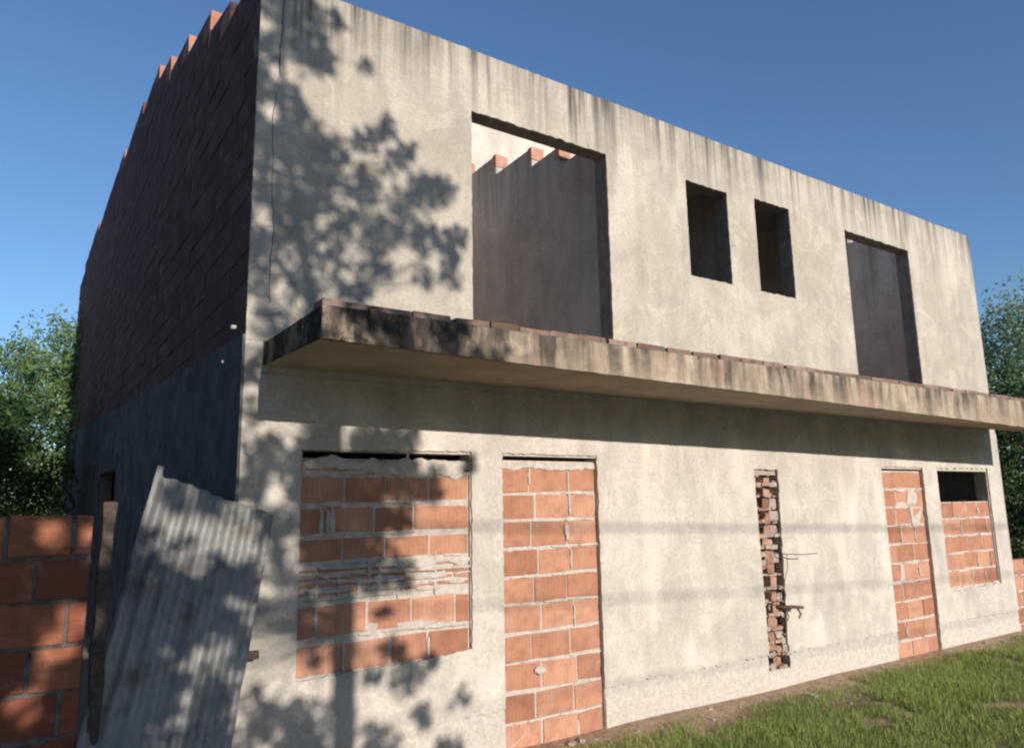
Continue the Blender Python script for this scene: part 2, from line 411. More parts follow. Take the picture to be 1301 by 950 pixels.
def door_courses(x0, x1, z0, ztop, n, seed):
    r = random.Random(seed); out = []; h = (ztop-z0)/n; w = x1-x0
    for k in range(n):
        if k % 2: js = [x0+w*.30+r.uniform(-.02, .02), x0+w*.68+r.uniform(-.03, .02)]
        else: js = [x0+w*.37+r.uniform(-.02, .02), x0+w*.72+r.uniform(-.02, .02)]
        out.append((z0+h*k, z0+h*(k+1), js))
    return out
x0, x1, z0, z1 = LO[1]
def d1_extra(mb, r):
    for k in range(9): smear(mb, 2.98+k*.1, 1.935+r.uniform(-.01, .01), .07, .026, ys+.01, .006)
    smear(mb, 3.53, 1.45, .02, .08, ys, .006); smear(mb, 3.26, .49, .05, .03, ys, .008)
infill(x0, x1, z0, z1, door_courses(x0, x1, -.03, 1.93, 10, 5), ys+.01, house, .03, seedx=5, extra=d1_extra)
x0, x1, z0, z1 = LO[2]
def d2_extra(mb, r):
    smear(mb, 8.46, 1.66, .10, .10, ys+.01, .006); smear(mb, 8.42, 1.48, .03, .13, ys+.01, .006); smear(mb, 8.25, 1.74, .12, .02, ys+.01, .006)
infill(x0, x1, z0, z1, door_courses(x0, x1, -.03, 1.95, 10, 9), ys+.01, house, .02, seedx=8, extra=d2_extra)
x0, x1, z0, z1 = LO[3]
cs = []
for k in range(5):
    off = (.30, .15)[k % 2]
    cs.append((.62+.196*k, .62+.196*(k+1), [x0+off+.31*q for q in range(4) if x0+off+.31*q < x1-.08]))
mb_top = .0
infill(x0, x1, z0-.02, 1.60, cs, ys, house, 0., seedx=11)

# ---- vertical chase of broken hollow bricks
M['brick_broken'] = clay('broken_clay_brick', (.22,.12,.085), (.36,.21,.15), (.44,.31,.23), 'Z', .6)
M['mortar_chase'] = rough_mat('chase_mortar', (.26,.21,.18), (.50,.42,.36), 30, .9, .015)
mb = MB(); r = random.Random(4)
mb.box(CH[0]+.07, CH[1]+.02, .11, .14, CH[2], CH[3], 0)
zc = CH[2]
while zc < CH[3]-.06:
    p = .118+r.uniform(-.014, .014)
    xs = CH[0]+(.05 if zc < .5 else 0)
    # mortar bed, ragged: three lumps of different depth
    xx = xs-.015
    while xx < CH[1]+.01:
        w_ = r.uniform(.05, .12); th = r.uniform(.016, .04)
        mb.box(xx, min(CH[1]+.02, xx+w_), r.uniform(.012, .055), .13, zc+r.uniform(-.006, .006), zc+th, r.choice([0, 1, 1]), .006)
        xx += w_-.012
    xl = CH[0]+r.uniform(.07, .14)
    mb.box(xl, xl+r.uniform(.07, .12), r.uniform(.0, .05), .12, zc+.02, zc+p-.004-r.uniform(0, .02), 0, .012)
    if r.random() < .7: mb.box(xl+r.uniform(.04, .10), CH[1]+.018, r.uniform(.02, .06), .11, zc+.03, zc+p*r.uniform(.6, .95), r.choice([0, 1]), .012)
    if r.random() < .4: mb.box(CH[0]-.005, xl, .03, .05, zc+p*.55, zc+p-.01, 0, .01)
    zc += p
mb.box(CH[0]-.02, CH[1]+.015, .03, .13, zc, CH[3]+.01, 1, .004)
for q in range(16): smear(mb, r.uniform(CH[0]+.02, CH[1]), r.uniform(CH[2], CH[3]), r.uniform(.02, .05), r.uniform(.012, .03), r.uniform(.03, .05), .01, r.choice([0, 1]))
mb.build('exposed_brick_chase', [M['brick_broken'], M['mortar_chase'], M['base']], house, bevel=.003)
# rebar and wires sticking out of the chase
mb = MB()
mb.tube([(5.98, .04, 1.17), (6.00, -.05, 1.165), (6.10, -.16, 1.16), (6.28, -.20, 1.165)], [.005]*4, 6)
mb.tube([(6.02, -.06, 1.16), (6.03, -.05, 1.05), (5.99, -.03, .9), (5.93, -.02, .80), (5.95, 0., .68)], [.0035]*5, 5)
mb.build('loose_wire', M['wire'], house, smooth=True)
mb = MB()
mb.tube([(5.88, .04, .70), (5.93, -.06, .70), (6.02, -.10, .70), (6.10, -.13, .69)], [.016, .017, .016, .014], 7)
mb.tube([(6.04, -.10, .70), (6.06, -.13, .64), (6.04, -.12, .60)], [.009, .009, .008], 6)
mb.build('bent_rebar', M['rust'], house, smooth=True)

# ---- balcony slab, a little deeper at its right end
SX0, SX1, SY = 1.22, 10.44, -1.02
def sbot(x): return 2.475 - .0128*(x-SX0) - .002*max(0, x-5)
bm = bmesh.new(); prev = None; nx = 230
prof_n = 9
for i in range(nx+1):
    x = SX0+(SX1-SX0)*i/nx; b_ = sbot(x); t_ = 2.648
    ring = [(x, -.002, 2.507), (x, SY*.5, (2.507+b_)/2+.004*noise.noise(Vector((x*1.2, 3, 1)))), (x, SY+.03, b_+.001)]
    for q in range(prof_n):
        z = b_ + (t_-b_)*q/(prof_n-1)
        d = .008*noise.noise(Vector((x*6, z*9, 1))) + .006*noise.noise(Vector((x*19, z*22, 4)))
        ring.append((x, SY+d, z + (.004*noise.noise(Vector((x*9, 0, 2))) if q in (0, prof_n-1) else 0)))
    ring += [(x, SY*.5, t_), (x, -.002, t_)]
    vs = [bm.verts.new(p) for p in ring]
    if prev:
        for q in range(len(vs)):
            q2 = (q+1) % len(vs); f = bm.faces.new((prev[q], prev[q2], vs[q2], vs[q]))
            f.material_index = 1 if q < 2 else 0
    else: bm.faces.new(vs)
    prev = vs
bm.faces.new(prev[::-1])
bmesh.ops.recalc_face_normals(bm, faces=bm.faces)
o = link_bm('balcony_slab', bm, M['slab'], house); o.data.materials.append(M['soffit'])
# course of split bricks bedded along the slab edge
mb = MB(); x = SX0; r = random.Random(2)
while x < SX1-.05:
    w = r.uniform(.19, .25); gap = r.choice([.004, .006, .012, .03])
    if not (r.random() < .04): mb.box(x, min(SX1, x+w), SY+r.uniform(-.002, .004), SY+.13, 2.647, 2.683+r.uniform(-.004, .003), 0, .004)
    x += w+gap
mb.box(SX0+.01, SX1-.01, SY+.025, SY+.12, 2.650, 2.672, 1)
M['brick_edge'] = clay('weathered_edge_brick', (.10,.075,.062), (.19,.135,.11), (.28,.21,.175), 'X', .7)
mb.build('edge_course', [M['brick_edge'], M['mortar_dirty']], o, bevel=.003)

# ---- floors, partitions, rear and right walls
DEP = 17.0
mb = MB(); mb.box(X0+.15, XR-.01, WT+.001, DEP-.01, 2.44, 2.66)
mb.build('upper_floor', M['floor_slab'], house)
mb = MB(); mb.box(X0+.15, XR-.15, WT+.001, DEP-.16, -.3, .02)
mb.build('ground_floor', M['floor_slab'], house)
PROFILE = [(0, 5.12), (.92, 5.54), (1.67, 5.92), (2.72, 6.30), (3.82, 6.67), (4.70, 7.05), (6.1, 7.24)]
def level(y):
    z = 5.14
    for a_, b_ in PROFILE:
        if y >= a_: z = b_
    return z
# side brick wall, real courses
mb = MB(); r = random.Random(12); H = .19
starts = {}
ztops = [2.54+H*k for k in range(26)]
def course_start(zt):
    if zt <= 5.17: return .0
    tab = [(5.14, 0), (5.35, .05), (5.54, .92), (5.73, 1.67), (5.92, 1.67), (6.11, 2.72), (6.30, 2.72), (6.48, 3.82), (6.67, 3.82), (6.86, 4.72), (7.05, 4.72), (7.26, 6.1)]
    for (a0, b0), (a1, b1) in zip(tab, tab[1:]):
        if zt <= a1+.03: return b1
    return 8.6
k = 0; z = 2.47
steps = []
while z < 7.50:
    zt = z+H; ys_ = course_start(zt); yend = DEP
    if zt > 7.3: ys_, yend = (8.2, DEP)
    if zt > 7.47: ys_, yend = (12.4, 15.6)
    y = ys_; first = True
    steps.append((ys_, yend, z, zt))
    if ys_ == 0: y = -.0 - (.16 if k % 2 else 0)
    while y < yend-.03:
        w = .325 if not first or ys_ == 0 else .31
        a_, b_ = max(y, 0.02), min(y+w, yend)
        if b_-a_ > .03:
            dx = r.uniform(-.004, .003)
            mb.box(X0+dx, X0+.15, a_+.003, b_-.003, z+.003+r.uniform(-.002,.002), zt-.003+r.uniform(-.002,.002), 1 if (first and ys_ > 0 and (k % 2 == 1 or z > 7.2)) else 0, .003)
        y += w; first = False
    z += H; k += 1
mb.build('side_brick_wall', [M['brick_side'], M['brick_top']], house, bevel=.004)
mb = MB()
for (a_, b_, z0_, z1_) in steps: mb.box(X0+.006, X0+.144, max(a_, .02)+.012, b_-.012, z0_-.001 , z1_-.012)
for (ya, yb, za) in ((.92, 1.66, 5.51), (1.68, 2.71, 5.89), (2.73, 3.81, 6.27), (3.83, 4.71, 6.65)):
    xa, xb = X0+.004, X0+.146
    mb.add([(xa, ya+.1, za-.05), (xb, ya+.1, za-.05), (xa, yb, za-.05), (xb, yb, za-.05), (xa, yb, za+.17), (xb, yb, za+.17), (xa, ya+.1, za+.02), (xb, ya+.1, za+.02)],
           [(0,1,3,2), (2,3,5,4), (4,5,7,6), (6,7,1,0), (0,2,4,6), (1,7,5,3)])
mb.build('side_wall_mortar', M['mortar_dirty'], house)
# lower side wall and its render with a small window opening
hole = rect(6.0, 7.9, 1.62, 2.2)
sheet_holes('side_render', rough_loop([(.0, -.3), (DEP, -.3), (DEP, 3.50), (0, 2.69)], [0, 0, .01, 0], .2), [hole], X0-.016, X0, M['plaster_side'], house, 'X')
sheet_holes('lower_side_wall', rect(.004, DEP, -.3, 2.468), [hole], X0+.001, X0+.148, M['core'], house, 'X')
# rear wall and right wall
mb = MB(); mb.box(X0+.15, XR, DEP-.15, DEP, -.3, 7.2); mb.build('rear_wall', M['core'], house)
pr = [(WT+.002, -.3), (DEP-.155, -.3), (DEP-.155, 7.2)]
for a_, b_ in reversed(PROFILE): pr += [(max(a_, WT+.002), b_)] + ([(a_, b_-.19)] if a_ > 0 else [])
# (stepped crest, plastered on the inside)
def stepped(prof, y1, zb_):
    pts = [(prof[0][0], zb_), (y1, zb_), (y1, prof[-1][1])]
    for i in range(len(prof)-1, -1, -1):
        pts.append((prof[i][0], prof[i][1]))
        if i > 0: pts.append((prof[i][0], prof[i-1][1]))
    return pts
sheet_holes('right_side_wall', stepped([(WT+.002, 5.1)]+PROFILE[1:], DEP-.155, -.3), [], XR-.145, XR, M['plaster_in'], house, 'X')
P1 = [(WT+.002, 4.86), (.76, 5.04), (1.20, 5.22), (1.87, 5.42), (2.55, 5.62), (3.3, 5.84), (4.0, 6.05)]
def pslope(prof, y1, zb_):
    """crest sags a few cm behind every riser, as in the photo"""
    pts = [(prof[0][0], zb_), (y1, zb_), (y1, prof[-1][1]-.03)]
    for i in range(len(prof)-1, -1, -1):
        if i > 0:
            pts.append((prof[i][0], prof[i][1])); pts.append((prof[i][0], prof[i-1][1]-.02))
        else: pts.append((prof[i][0], prof[i][1]))
    return pts
sheet_holes('partition_wall', pslope(P1, 4.19, 2.661), [], 4.13, 4.27, M['plaster_in'], house, 'X')
for (a_, b_), (pa, pb) in zip(P1[1:], P1):
    mb = MB(); mb.box(4.125, 4.275, a_-.012, a_+.06, b_-.125, b_+.012, 0, .006)
    mb.build('crest_brick', M['brick_top'], house, bevel=.004)
mb = MB(); mb.box(4.272, 7.30, 4.20, 4.34, 2.661, 7.6); mb.build('tall_inner_wall', M['plaster_pale'], house)
mb = MB(); mb.box(X0+.152, 4.128, 2.95, 3.07, 2.661, 6.25); mb.build('bounce_wall', M['plaster_pale'], house)  # hidden wall, added to bounce sunlight onto the partition
mb = MB(); mb.box(7.302, XR-.148, 4.20, 4.34, 2.661, 6.9); mb.build('bounce_wall', M['plaster_pale'], house)  # added likewise, bounces sunlight into the right-hand room
mb = MB(); mb.box(7.16, 7.30, WT+.002, 4.198, 2.661, 4.96); mb.box(4.272, 7.158, 2.6, 2.74, 2.661, 4.78); mb.box(5.75, 5.85, WT+.002, 2.598, 2.661, 4.78)
mb.build('bathroom_walls', M['plaster_in'], house)
mb = MB(); mb.box(4.272, 7.158, WT+.002, 2.0, 4.782, 4.89); mb.build('bathroom_roof', M['floor_slab'], house)

# plastic pipe stub near the corner of the side wall
mb = MB(); mb.tube([(X0+.02, .24, 2.785), (X0-.035, .235, 2.78)], [.013, .013], 10)
mb.build('pipe_stub', M['pvc'], house, smooth=False)
mb = MB(); mb.tube([(X0+.02, .46, 2.60), (X0-.03, .46, 2.595)], [.01, .01], 8); mb.build('pipe_stub', M['pvc'], house)

# ------------------------------------------------------------------ corrugated sheet leaning on the corner
def make_sheet():
    W_, H_ = .69, 1.95
    nu, nv = 132, 60; bm = bmesh.new(); g = {}
    TL = Vector((.655, -.045, 1.85)); u = Vector((.94, .0, -.335)).normalized()
    dn = Vector((-.255, -.36, -1)); dn.normalize()
    nn = u.cross(dn).normalized()
    if nn.y > 0: nn = -nn
    for i in range(nu+1):
        for k in range(nv+1):
            a_, b_ = W_*i/nu, H_*k/nv
            p = TL + u*a_ + dn*b_ + nn*(.0095*math.sin(2*math.pi*a_/.086))
            p += nn*(.035*noise.noise(Vector((a_*3, b_*1.8, 5))) + .012*noise.noise(Vector((a_*9, b_*5, 7))) + .0012*noise.noise(Vector((a_*14, b_*12, 2))))
            # battered upper edge
            if k == 0: p += dn*(.008*noise.noise(Vector((a_*4, 3, 3))) + rnd.uniform(-.002, .002)) - dn*(.05 if a_ < .035 else 0)
            if k < 8 and a_ < .10: p += nn*(.012*(8-k)/8*(1-a_/.1))
            if i in (0, nu): p += u*(.006*noise.noise(Vector((b_*11, i, 1))))
            g[i, k] = bm.verts.new(p)
    for i in range(nu):
        for k in range(nv): bm.faces.new((g[i,k], g[i+1,k], g[i+1,k+1], g[i,k+1]))
    for f in bm.faces: f.smooth = True
    r_ = bmesh.ops.solidify(bm, geom=list(bm.faces), thickness=.0012)
    return link_bm('corrugated_sheet', bm, M['sheet'], None)
o = make_sheet()
tag(o, 'battered grey corrugated metal sheet leaning against the corner of the house', 'metal sheet')
mb = MB(); mb.box(.80, 1.235, -.10, -.06, .835, .875, 0, .004)
o = mb.build('wooden_stake', M['wood'], None, bevel=.004)
tag(o, 'short dark wooden stub poking out behind the right edge of the corrugated sheet', 'wood')

# ------------------------------------------------------------------ boundary walls
def boundary(name, label, x0, x1, y, z1, thick, bmat, mmat, seed, H=.195, Lb=.30, ph=0., extra=None):
    root = thing(name, label, 'wall', ((x0+x1)/2, y, 0))
    r = random.Random(seed); mb = MB(); mo = MB()
    n = int(math.ceil((z1+.15)/H)); k = 0
    ox = (x0+x1)/2
    for k in range(n):
        zt = z1-H*k; zbb = zt-H
        x = x1 - ph - (Lb*.5 if k % 2 else 0)
        js = [x1]
        while x > x0: js.append(x); x -= Lb*r.uniform(.96, 1.04)
        js.append(x0)
        for a_, b_ in zip(js[1:], js[:-1]):
            if b_-a_ < .04: continue
            dz = r.uniform(-.004, .004)
            mb.box(a_+.007-ox, b_-.007-ox, r.uniform(-.005, .006), thick, zbb+.009+dz, zt-.007+dz, 0, .004)
            if r.random() < .5 and b_ < x1-.05: smear(mo, b_-ox, (zbb+zt)/2, .014, .07, .004, .004, 0)
        for q in range(int((x1-x0)/.22)):
            if r.random() < .5: smear(mo, r.uniform(x0+.06, x1-.14)-ox, zbb, r.uniform(.05, .11), r.uniform(.01, .02), .004, .004, 0)
    mo.box(x0+.004-ox, x1-.006-ox, .011, thick-.01, -.3, z1-.012, 0)
    mb.build('bricks', bmat, root, bevel=.004); mo.build('mortar', mmat, root)
    return root
boundary('boundary_wall', 'low orange hollow-brick wall to the left of the leaning metal sheet', -2.6, .352, -.45, 1.645, .14, M['brick_left'], M['mortar_dirty'], 21, ph=.085, Lb=.265)
boundary('boundary_wall', 'low brick wall continuing beyond the right corner of the house', 10.64, 17, .02, .86, .14, M['brick'], M['mortar'], 22)
mb = MB()
pts = []
mb.box(.37, .44, -.48, -.40, -.2, 1.0, 0, .01); mb.box(.368, .438, -.48, -.40, 1.0, 1.70, 0, .012)
mb2 = MB()
n = 14; prev = None; rr = random.Random(6); vs = []; fs = []
for k in range(n+1):
    z = -.2+1.9*k/n; s = .028+rr.uniform(-.006, .006); cx = .405+rr.uniform(-.006, .006)
    for (sx, sy) in ((-1,-1), (1,-1), (1,1), (-1,1)): vs.append((cx+sx*s, -.44+sy*.04+rr.uniform(-.004, .004), z+rr.uniform(-.01, .01)))
for k in range(n):
    for q in range(4): fs.append((k*4+q, k*4+(q+1) % 4, k*4+4+(q+1) % 4, k*4+4+q))
fs += [(3,2,1,0), tuple(n*4+q for q in range(4))]
mb2.add(vs, fs)
M['post'] = rough_mat('old_post', (.045,.035,.03), (.14,.105,.085), 14, .8, .02)
o = mb2.build('gate_post', M['post'], None, bevel=.004)
tag(o, 'rough narrow post standing at the right end of the orange brick wall', 'post')

# ------------------------------------------------------------------ ground and grass
bm = bmesh.new()
def gh(x, y):
    h = .02*noise.noise(Vector((x*.8, y*.8, 0))) + .008*noise.noise(Vector((x*4, y*4, 3)))
    return h - .015 if -8 < x < 20 and -9 < y < 1 else -.02
# fine patch near the house, blended to a coarse sheet reaching the horizon
xs = [-4000, -800, -200, -60, -20] + [-6+.25*i for i in range(97)] + [26, 60, 200, 800, 4000]
ysl = [-4000, -800, -200, -60, -20, -12, -8] + [-6+.15*i for i in range(43)] + [1, 3, 8, 20, 60, 200, 800, 4000]
g = [[bm.verts.new((x, y, gh(x, y) + (.03*max(0, 1-abs(y+.02)/.12) if 1 < x < 10.7 and abs(y) < .12 else 0))) for y in ysl] for x in xs]
for i in range(len(xs)-1):
    for k in range(len(ysl)-1): bm.faces.new((g[i][k], g[i+1][k], g[i+1][k+1], g[i][k+1]))
for f in bm.faces: f.smooth = True
o = link_bm('ground', bm, M['ground']); tag(o, kind='structure')

# unseen pale dirt strip, added to bounce light up at the front
bm = bmesh.new(); rx = [-300, -60, -20, -10, 0, 10, 20, 40, 100, 400]
a_ = [bm.verts.new((x, -5.6+.15*math.sin(x*.3), .006)) for x in rx]; b_ = [bm.verts.new((x, -16.5, .006)) for x in rx]
for i in range(len(rx)-1): bm.faces.new((b_[i], b_[i+1], a_[i+1], a_[i]))
M['bounce_strip'] = rough_mat('pale_bounce_dirt', (.42,.37,.31), (.56,.50,.43), 3, .4, .02)
o = link_bm('bounce_strip', bm, M['bounce_strip']); tag(o, kind='structure')

def blades(name, n, fx, hmin, hmax, wid, mat, seed):
    R = np.random.RandomState(seed); pts = fx(R, n); n = len(pts)
    ang = R.uniform(0, 2*np.pi, n); h = R.uniform(hmin, hmax, n)*(0.6+.8*pts[:, 3]); lean = R.uniform(.1, .75, n); la = R.uniform(0, 2*np.pi, n)
    w = wid*R.uniform(.6, 1.3, n)
    dx, dy = np.cos(ang)*w, np.sin(ang)*w; lx, ly = np.cos(la)*lean*h, np.sin(la)*lean*h
    V = np.zeros((n, 5, 3)); b = pts[:, :3]
    V[:, 0] = b + np.stack([-dx, -dy, 0*h], 1); V[:, 1] = b + np.stack([dx, dy, 0*h], 1)
    V[:, 2] = b + np.stack([-dx*.7+lx*.35, -dy*.7+ly*.35, h*.6], 1); V[:, 3] = b + np.stack([dx*.7+lx*.35, dy*.7+ly*.35, h*.6], 1)
    V[:, 4] = b + np.stack([lx, ly, h*(1-.3*lean)], 1)
    idx = np.arange(n)[:, None]*5
    me = bpy.data.meshes.new(name); me.vertices.add(n*5); me.vertices.foreach_set('co', V.ravel())
    lv = np.concatenate([idx+np.array([[0, 1, 3, 2]]), idx+np.array([[2, 3, 4]])], 1).ravel()
    me.loops.add(n*7); me.loops.foreach_set('vertex_index', lv.astype(np.int32))
    me.polygons.add(n*2)
    st = (np.arange(n)[:, None]*7+np.array([[0, 4]])).ravel(); me.polygons.foreach_set('loop_start', st.astype(np.int32))
    me.polygons.foreach_set('loop_total', np.tile([4, 3], n).astype(np.int32))
    me.update(calc_edges=True); me.validate(); me.materials.append(mat)
    o = bpy.data.objects.new(name, me); C.objects.link(o); return o
def grass_pts(R, n):
    out = []
    X = R.uniform(2.2, 16, n); Y = -(R.uniform(0, 1, n)**.9)*4.2 - .08
    for x, y in zip(X, Y):
        d = noise.noise(Vector((x*1.1, y*1.4, 5)))*.6 + noise.noise(Vector((x*4, y*4, 9)))*.35
        edge = .09 + .16*noise.noise(Vector((x*.9, 0, 2))) + .12*noise.noise(Vector((x*5, 0, 7)))
        t = min(1, max(0, (-y-edge)/.30)); 
        if rnd.random() > t*1.02+.02: continue
        if d < -.20 and rnd.random() < .9: continue
        out.append((x, y, gh(x, y), max(0, min(1, .5+d))*(.35+.65*t)))
    return np.array(out)
o = blades('grass', 230000, grass_pts, .035, .085, .0026, M['grass'], 3)
tag(o, 'green lawn grass growing in front of the house', 'grass', kind='stuff')
M['straw'] = leaf_mat('dry_grass', (.22,.17,.07), (.33,.26,.12), (.4,.33,.18), .2)
def dry_pts(R, n):
    out = []
    for x, y in zip(R.uniform(2.2, 14, n), R.uniform(-2.6, -.04, n)):
        if -y > .7 and noise.noise(Vector((x*1.1, y*1.4, 5))) > -.05 and rnd.random() < .7: continue
        out.append((x, y, gh(x, y), .1))
    return np.array(out)
o = blades('dry_grass', 9000, dry_pts, .02, .06, .002, M['straw'], 4)
tag(o, 'dry straw tufts on the bare strip at the foot of the wall', 'dry grass', kind='stuff')
mb = MB(); r = random.Random(31)
for k in range(260):
    x, y = r.uniform(2.5, 11), -abs(r.gauss(0, .22))-.04
    s = r.uniform(.004, .016) if k % 14 else r.uniform(.018, .032)
    z = gh(x, y); mb.box(x-s, x+s*r.uniform(.5, 1.4), y-s, y+s, z-.004, z+s*.9, 0, s*.35)
o = mb.build('rubble', M['rubble'], None)
tag(o, 'crumbs of fallen plaster scattered along the foot of the wall', 'rubble', kind='stuff')

# ------------------------------------------------------------------ trees
def leaves(name, pos, size, mat, parent, seed, aspect=.45, droop=0.):
    R = np.random.RandomState(seed); n = len(pos); pos = np.array(pos)
    q = R.normal(size=(n, 3)); q /= np.linalg.norm(q, axis=1)[:, None]
    q[:, 2] -= droop; q /= np.linalg.norm(q, axis=1)[:, None]
    t = R.normal(size=(n, 3)); t -= q*(t*q).sum(1)[:, None]; t /= np.linalg.norm(t, axis=1)[:, None]
    nn = np.cross(q, t)
    s = size*R.uniform(.6, 1.35, n)[:, None]
    V = np.zeros((n, 4, 3))
    V[:, 0] = pos - q*s*.5; V[:, 2] = pos + q*s*.5
    V[:, 1] = pos + t*s*aspect*.5 + nn*s*.08; V[:, 3] = pos - t*s*aspect*.5 + nn*s*.08
    me = bpy.data.meshes.new(name); me.vertices.add(n*4); me.vertices.foreach_set('co', V.ravel())
    me.loops.add(n*4); me.loops.foreach_set('vertex_index', np.arange(n*4, dtype=np.int32))
    me.polygons.add(n); me.polygons.foreach_set('loop_start', np.arange(0, n*4, 4, dtype=np.int32))
    me.polygons.foreach_set('loop_total', np.full(n, 4, dtype=np.int32))
    me.update(calc_edges=True); me.materials.append(mat)
    o = bpy.data.objects.new(name, me); C.objects.link(o); o.parent = parent; return o

def tree(name, label, base, h, crown_r, mat, n, lsize, seed, group=None, trunk_r=.14, lo=.3, droop=0., sparse=.5, ncl=42, cat='tree'):
    r = random.Random(seed); root = thing(name, label, cat, base, group)
    mb = MB(); top = Vector((r.uniform(-.3, .3), r.uniform(-.3, .3), h*.86))
    tp = [Vector((0, 0, -.1))] + [Vector((top.x*t + .12*math.sin(4*t+seed), top.y*t, top.z*t)) for t in (.2, .4, .6, .8, 1)]
    mb.tube(tp, [trunk_r*1.25, trunk_r, trunk_r*.85, trunk_r*.62, trunk_r*.4, trunk_r*.12], 8)
    pos = []
    for k in range(ncl):
        t = lo + (1-lo)*((k+.5)/ncl); z = h*t
        rad = crown_r*math.sin(math.pi*min(1, (t-lo)/(1-lo)*.80+.16))**.7
        a = k*2.4+r.uniform(-.5, .5); rr = rad*r.uniform(.25, 1.)
        c = Vector((math.cos(a)*rr + top.x*t, math.sin(a)*rr + top.y*t, z))
        s = Vector((top.x*t*.75, top.y*t*.75, max(.1, z - rr*.55)))
        if s.z > top.z: s = tp[-1]
        mid = (s+c)/2 + Vector((0, 0, -.08*rr)); br = max(.012, trunk_r*.3*(1.1-t))
        mb.tube([s, mid, c], [br, br*.6, br*.15], 5, cap=False)
        cr = crown_r*r.uniform(.18, .36)
        m = int(n/ncl*r.uniform(.5, 1.5))
        for q in range(m):
            d = Vector((r.gauss(0, 1), r.gauss(0, 1), r.gauss(0, .8)))
            d *= (cr*(r.random()**.45))/max(d.length, 1e-3)
            p = c+d
            if noise.noise(p*1.6/max(.6, crown_r*.4)+Vector((seed, 0, 0))) < -.22*sparse*2: continue
            pos.append(p)
    mb.build('trunk', M['bark'], root, smooth=True)
    leaves('crown', pos, lsize, mat, root, seed, droop=droop)
    return root

g_l = 'trees beyond the low orange brick wall'
tree('tree', 'tall light green tree at the left edge, beyond the orange brick wall', (.95, 15.5, 0), 6.0, 2.4, M['leaf_a'], 30000, .105, 5, g_l, .16, .18, ncl=54)
tree('tree', 'lower dark green tree in front of the light green one, behind the orange brick wall', (-.7, 11, 0), 3.6, 1.9, M['leaf_b'], 22000, .10, 6, g_l, .10, .08, ncl=46)
tree('tree', 'rounded green tree right against the left outline of the house', (1.35, 21, 0), 6.3, 2.2, M['leaf_a'], 17000, .15, 8, g_l, .16, .15, ncl=46)
tree('tree', 'far tree whose tip shows low at the left edge of the picture', (-2.2, 20, 0), 6.5, 2.6, M['leaf_a'], 14000, .15, 9, g_l, .16, .15, ncl=40)
g_r = 'trees beyond the right end of the house'
tree('tree', 'tall sparse grey-green tree beside the right corner of the upper storey', (20.5, 3.6, 0), 6.3, 2.4, M['leaf_c'], 15000, .115, 15, g_r, .14, .12, .35, 1.2, ncl=60)
tree('tree', 'taller grey-green tree cut off by the right edge of the picture', (24.6, 2.6, 0), 8.4, 2.6, M['leaf_c'], 15000, .12, 16, g_r, .16, .1, .35, 1.2, ncl=60)
tree('tree', 'dark bushy tree behind the low wall at the right end of the house', (17.2, 2.2, 0), 3.8, 1.9, M['leaf_b'], 22000, .11, 17, g_r, .10, .05, ncl=50)
tree('tree', 'deep green tree filling the gap under the balcony end', (23, 5.5, 0), 6.0, 2.7, M['leaf_b'], 22000, .14, 18, g_r, .12, .05, ncl=50)

tree('sky_blocker_tree', 'unseen dark tree added left of the brick wall to block sky light', (-5.2, .5, 0), 8.5, 3.2, M['leaf_b'], 15000, .26, 51, None, .2, .06, ncl=60)  # out-of-view trees added to keep sky light off the side wall
tree('sky_blocker_tree', 'second unseen dark tree added further back to block sky light', (-5.0, 7.5, 0), 8.5, 3.0, M['leaf_b'], 13000, .28, 52, None, .2, .06, ncl=60)
tree('left_blocker_tree', 'unseen tree added to the left behind the viewer to block light', (-4.4, -9, 0), 8.0, 3.0, M['leaf_b'], 12000, .24, 57, None, .2, .2, ncl=60)  # added out of view to deepen the shade at the left end
g_s = 'light-blocking trees added behind the viewer'  # tree line added to cut low sky light reaching the front
for i, (tx, ty, th, lab) in enumerate(((-14, -34, 5.9, 'leftmost of the light-blocking trees added behind the viewer'), (-4, -36, 6.3, 'second from the left of the light-blocking trees added behind the viewer'),
    (6, -35, 6.0, 'middle light-blocking tree, added straight behind the viewer'), (16, -36, 6.4, 'fourth from the left of the light-blocking trees added behind the viewer'), (27, -37, 6.2, 'rightmost of the light-blocking trees added behind the viewer'))):
    tree('low_sky_blocker_tree', lab, (tx, ty, 0), th, 5.6, M['leaf_b'], 9000, .55, 60+i, g_s, .25, .03, ncl=60)

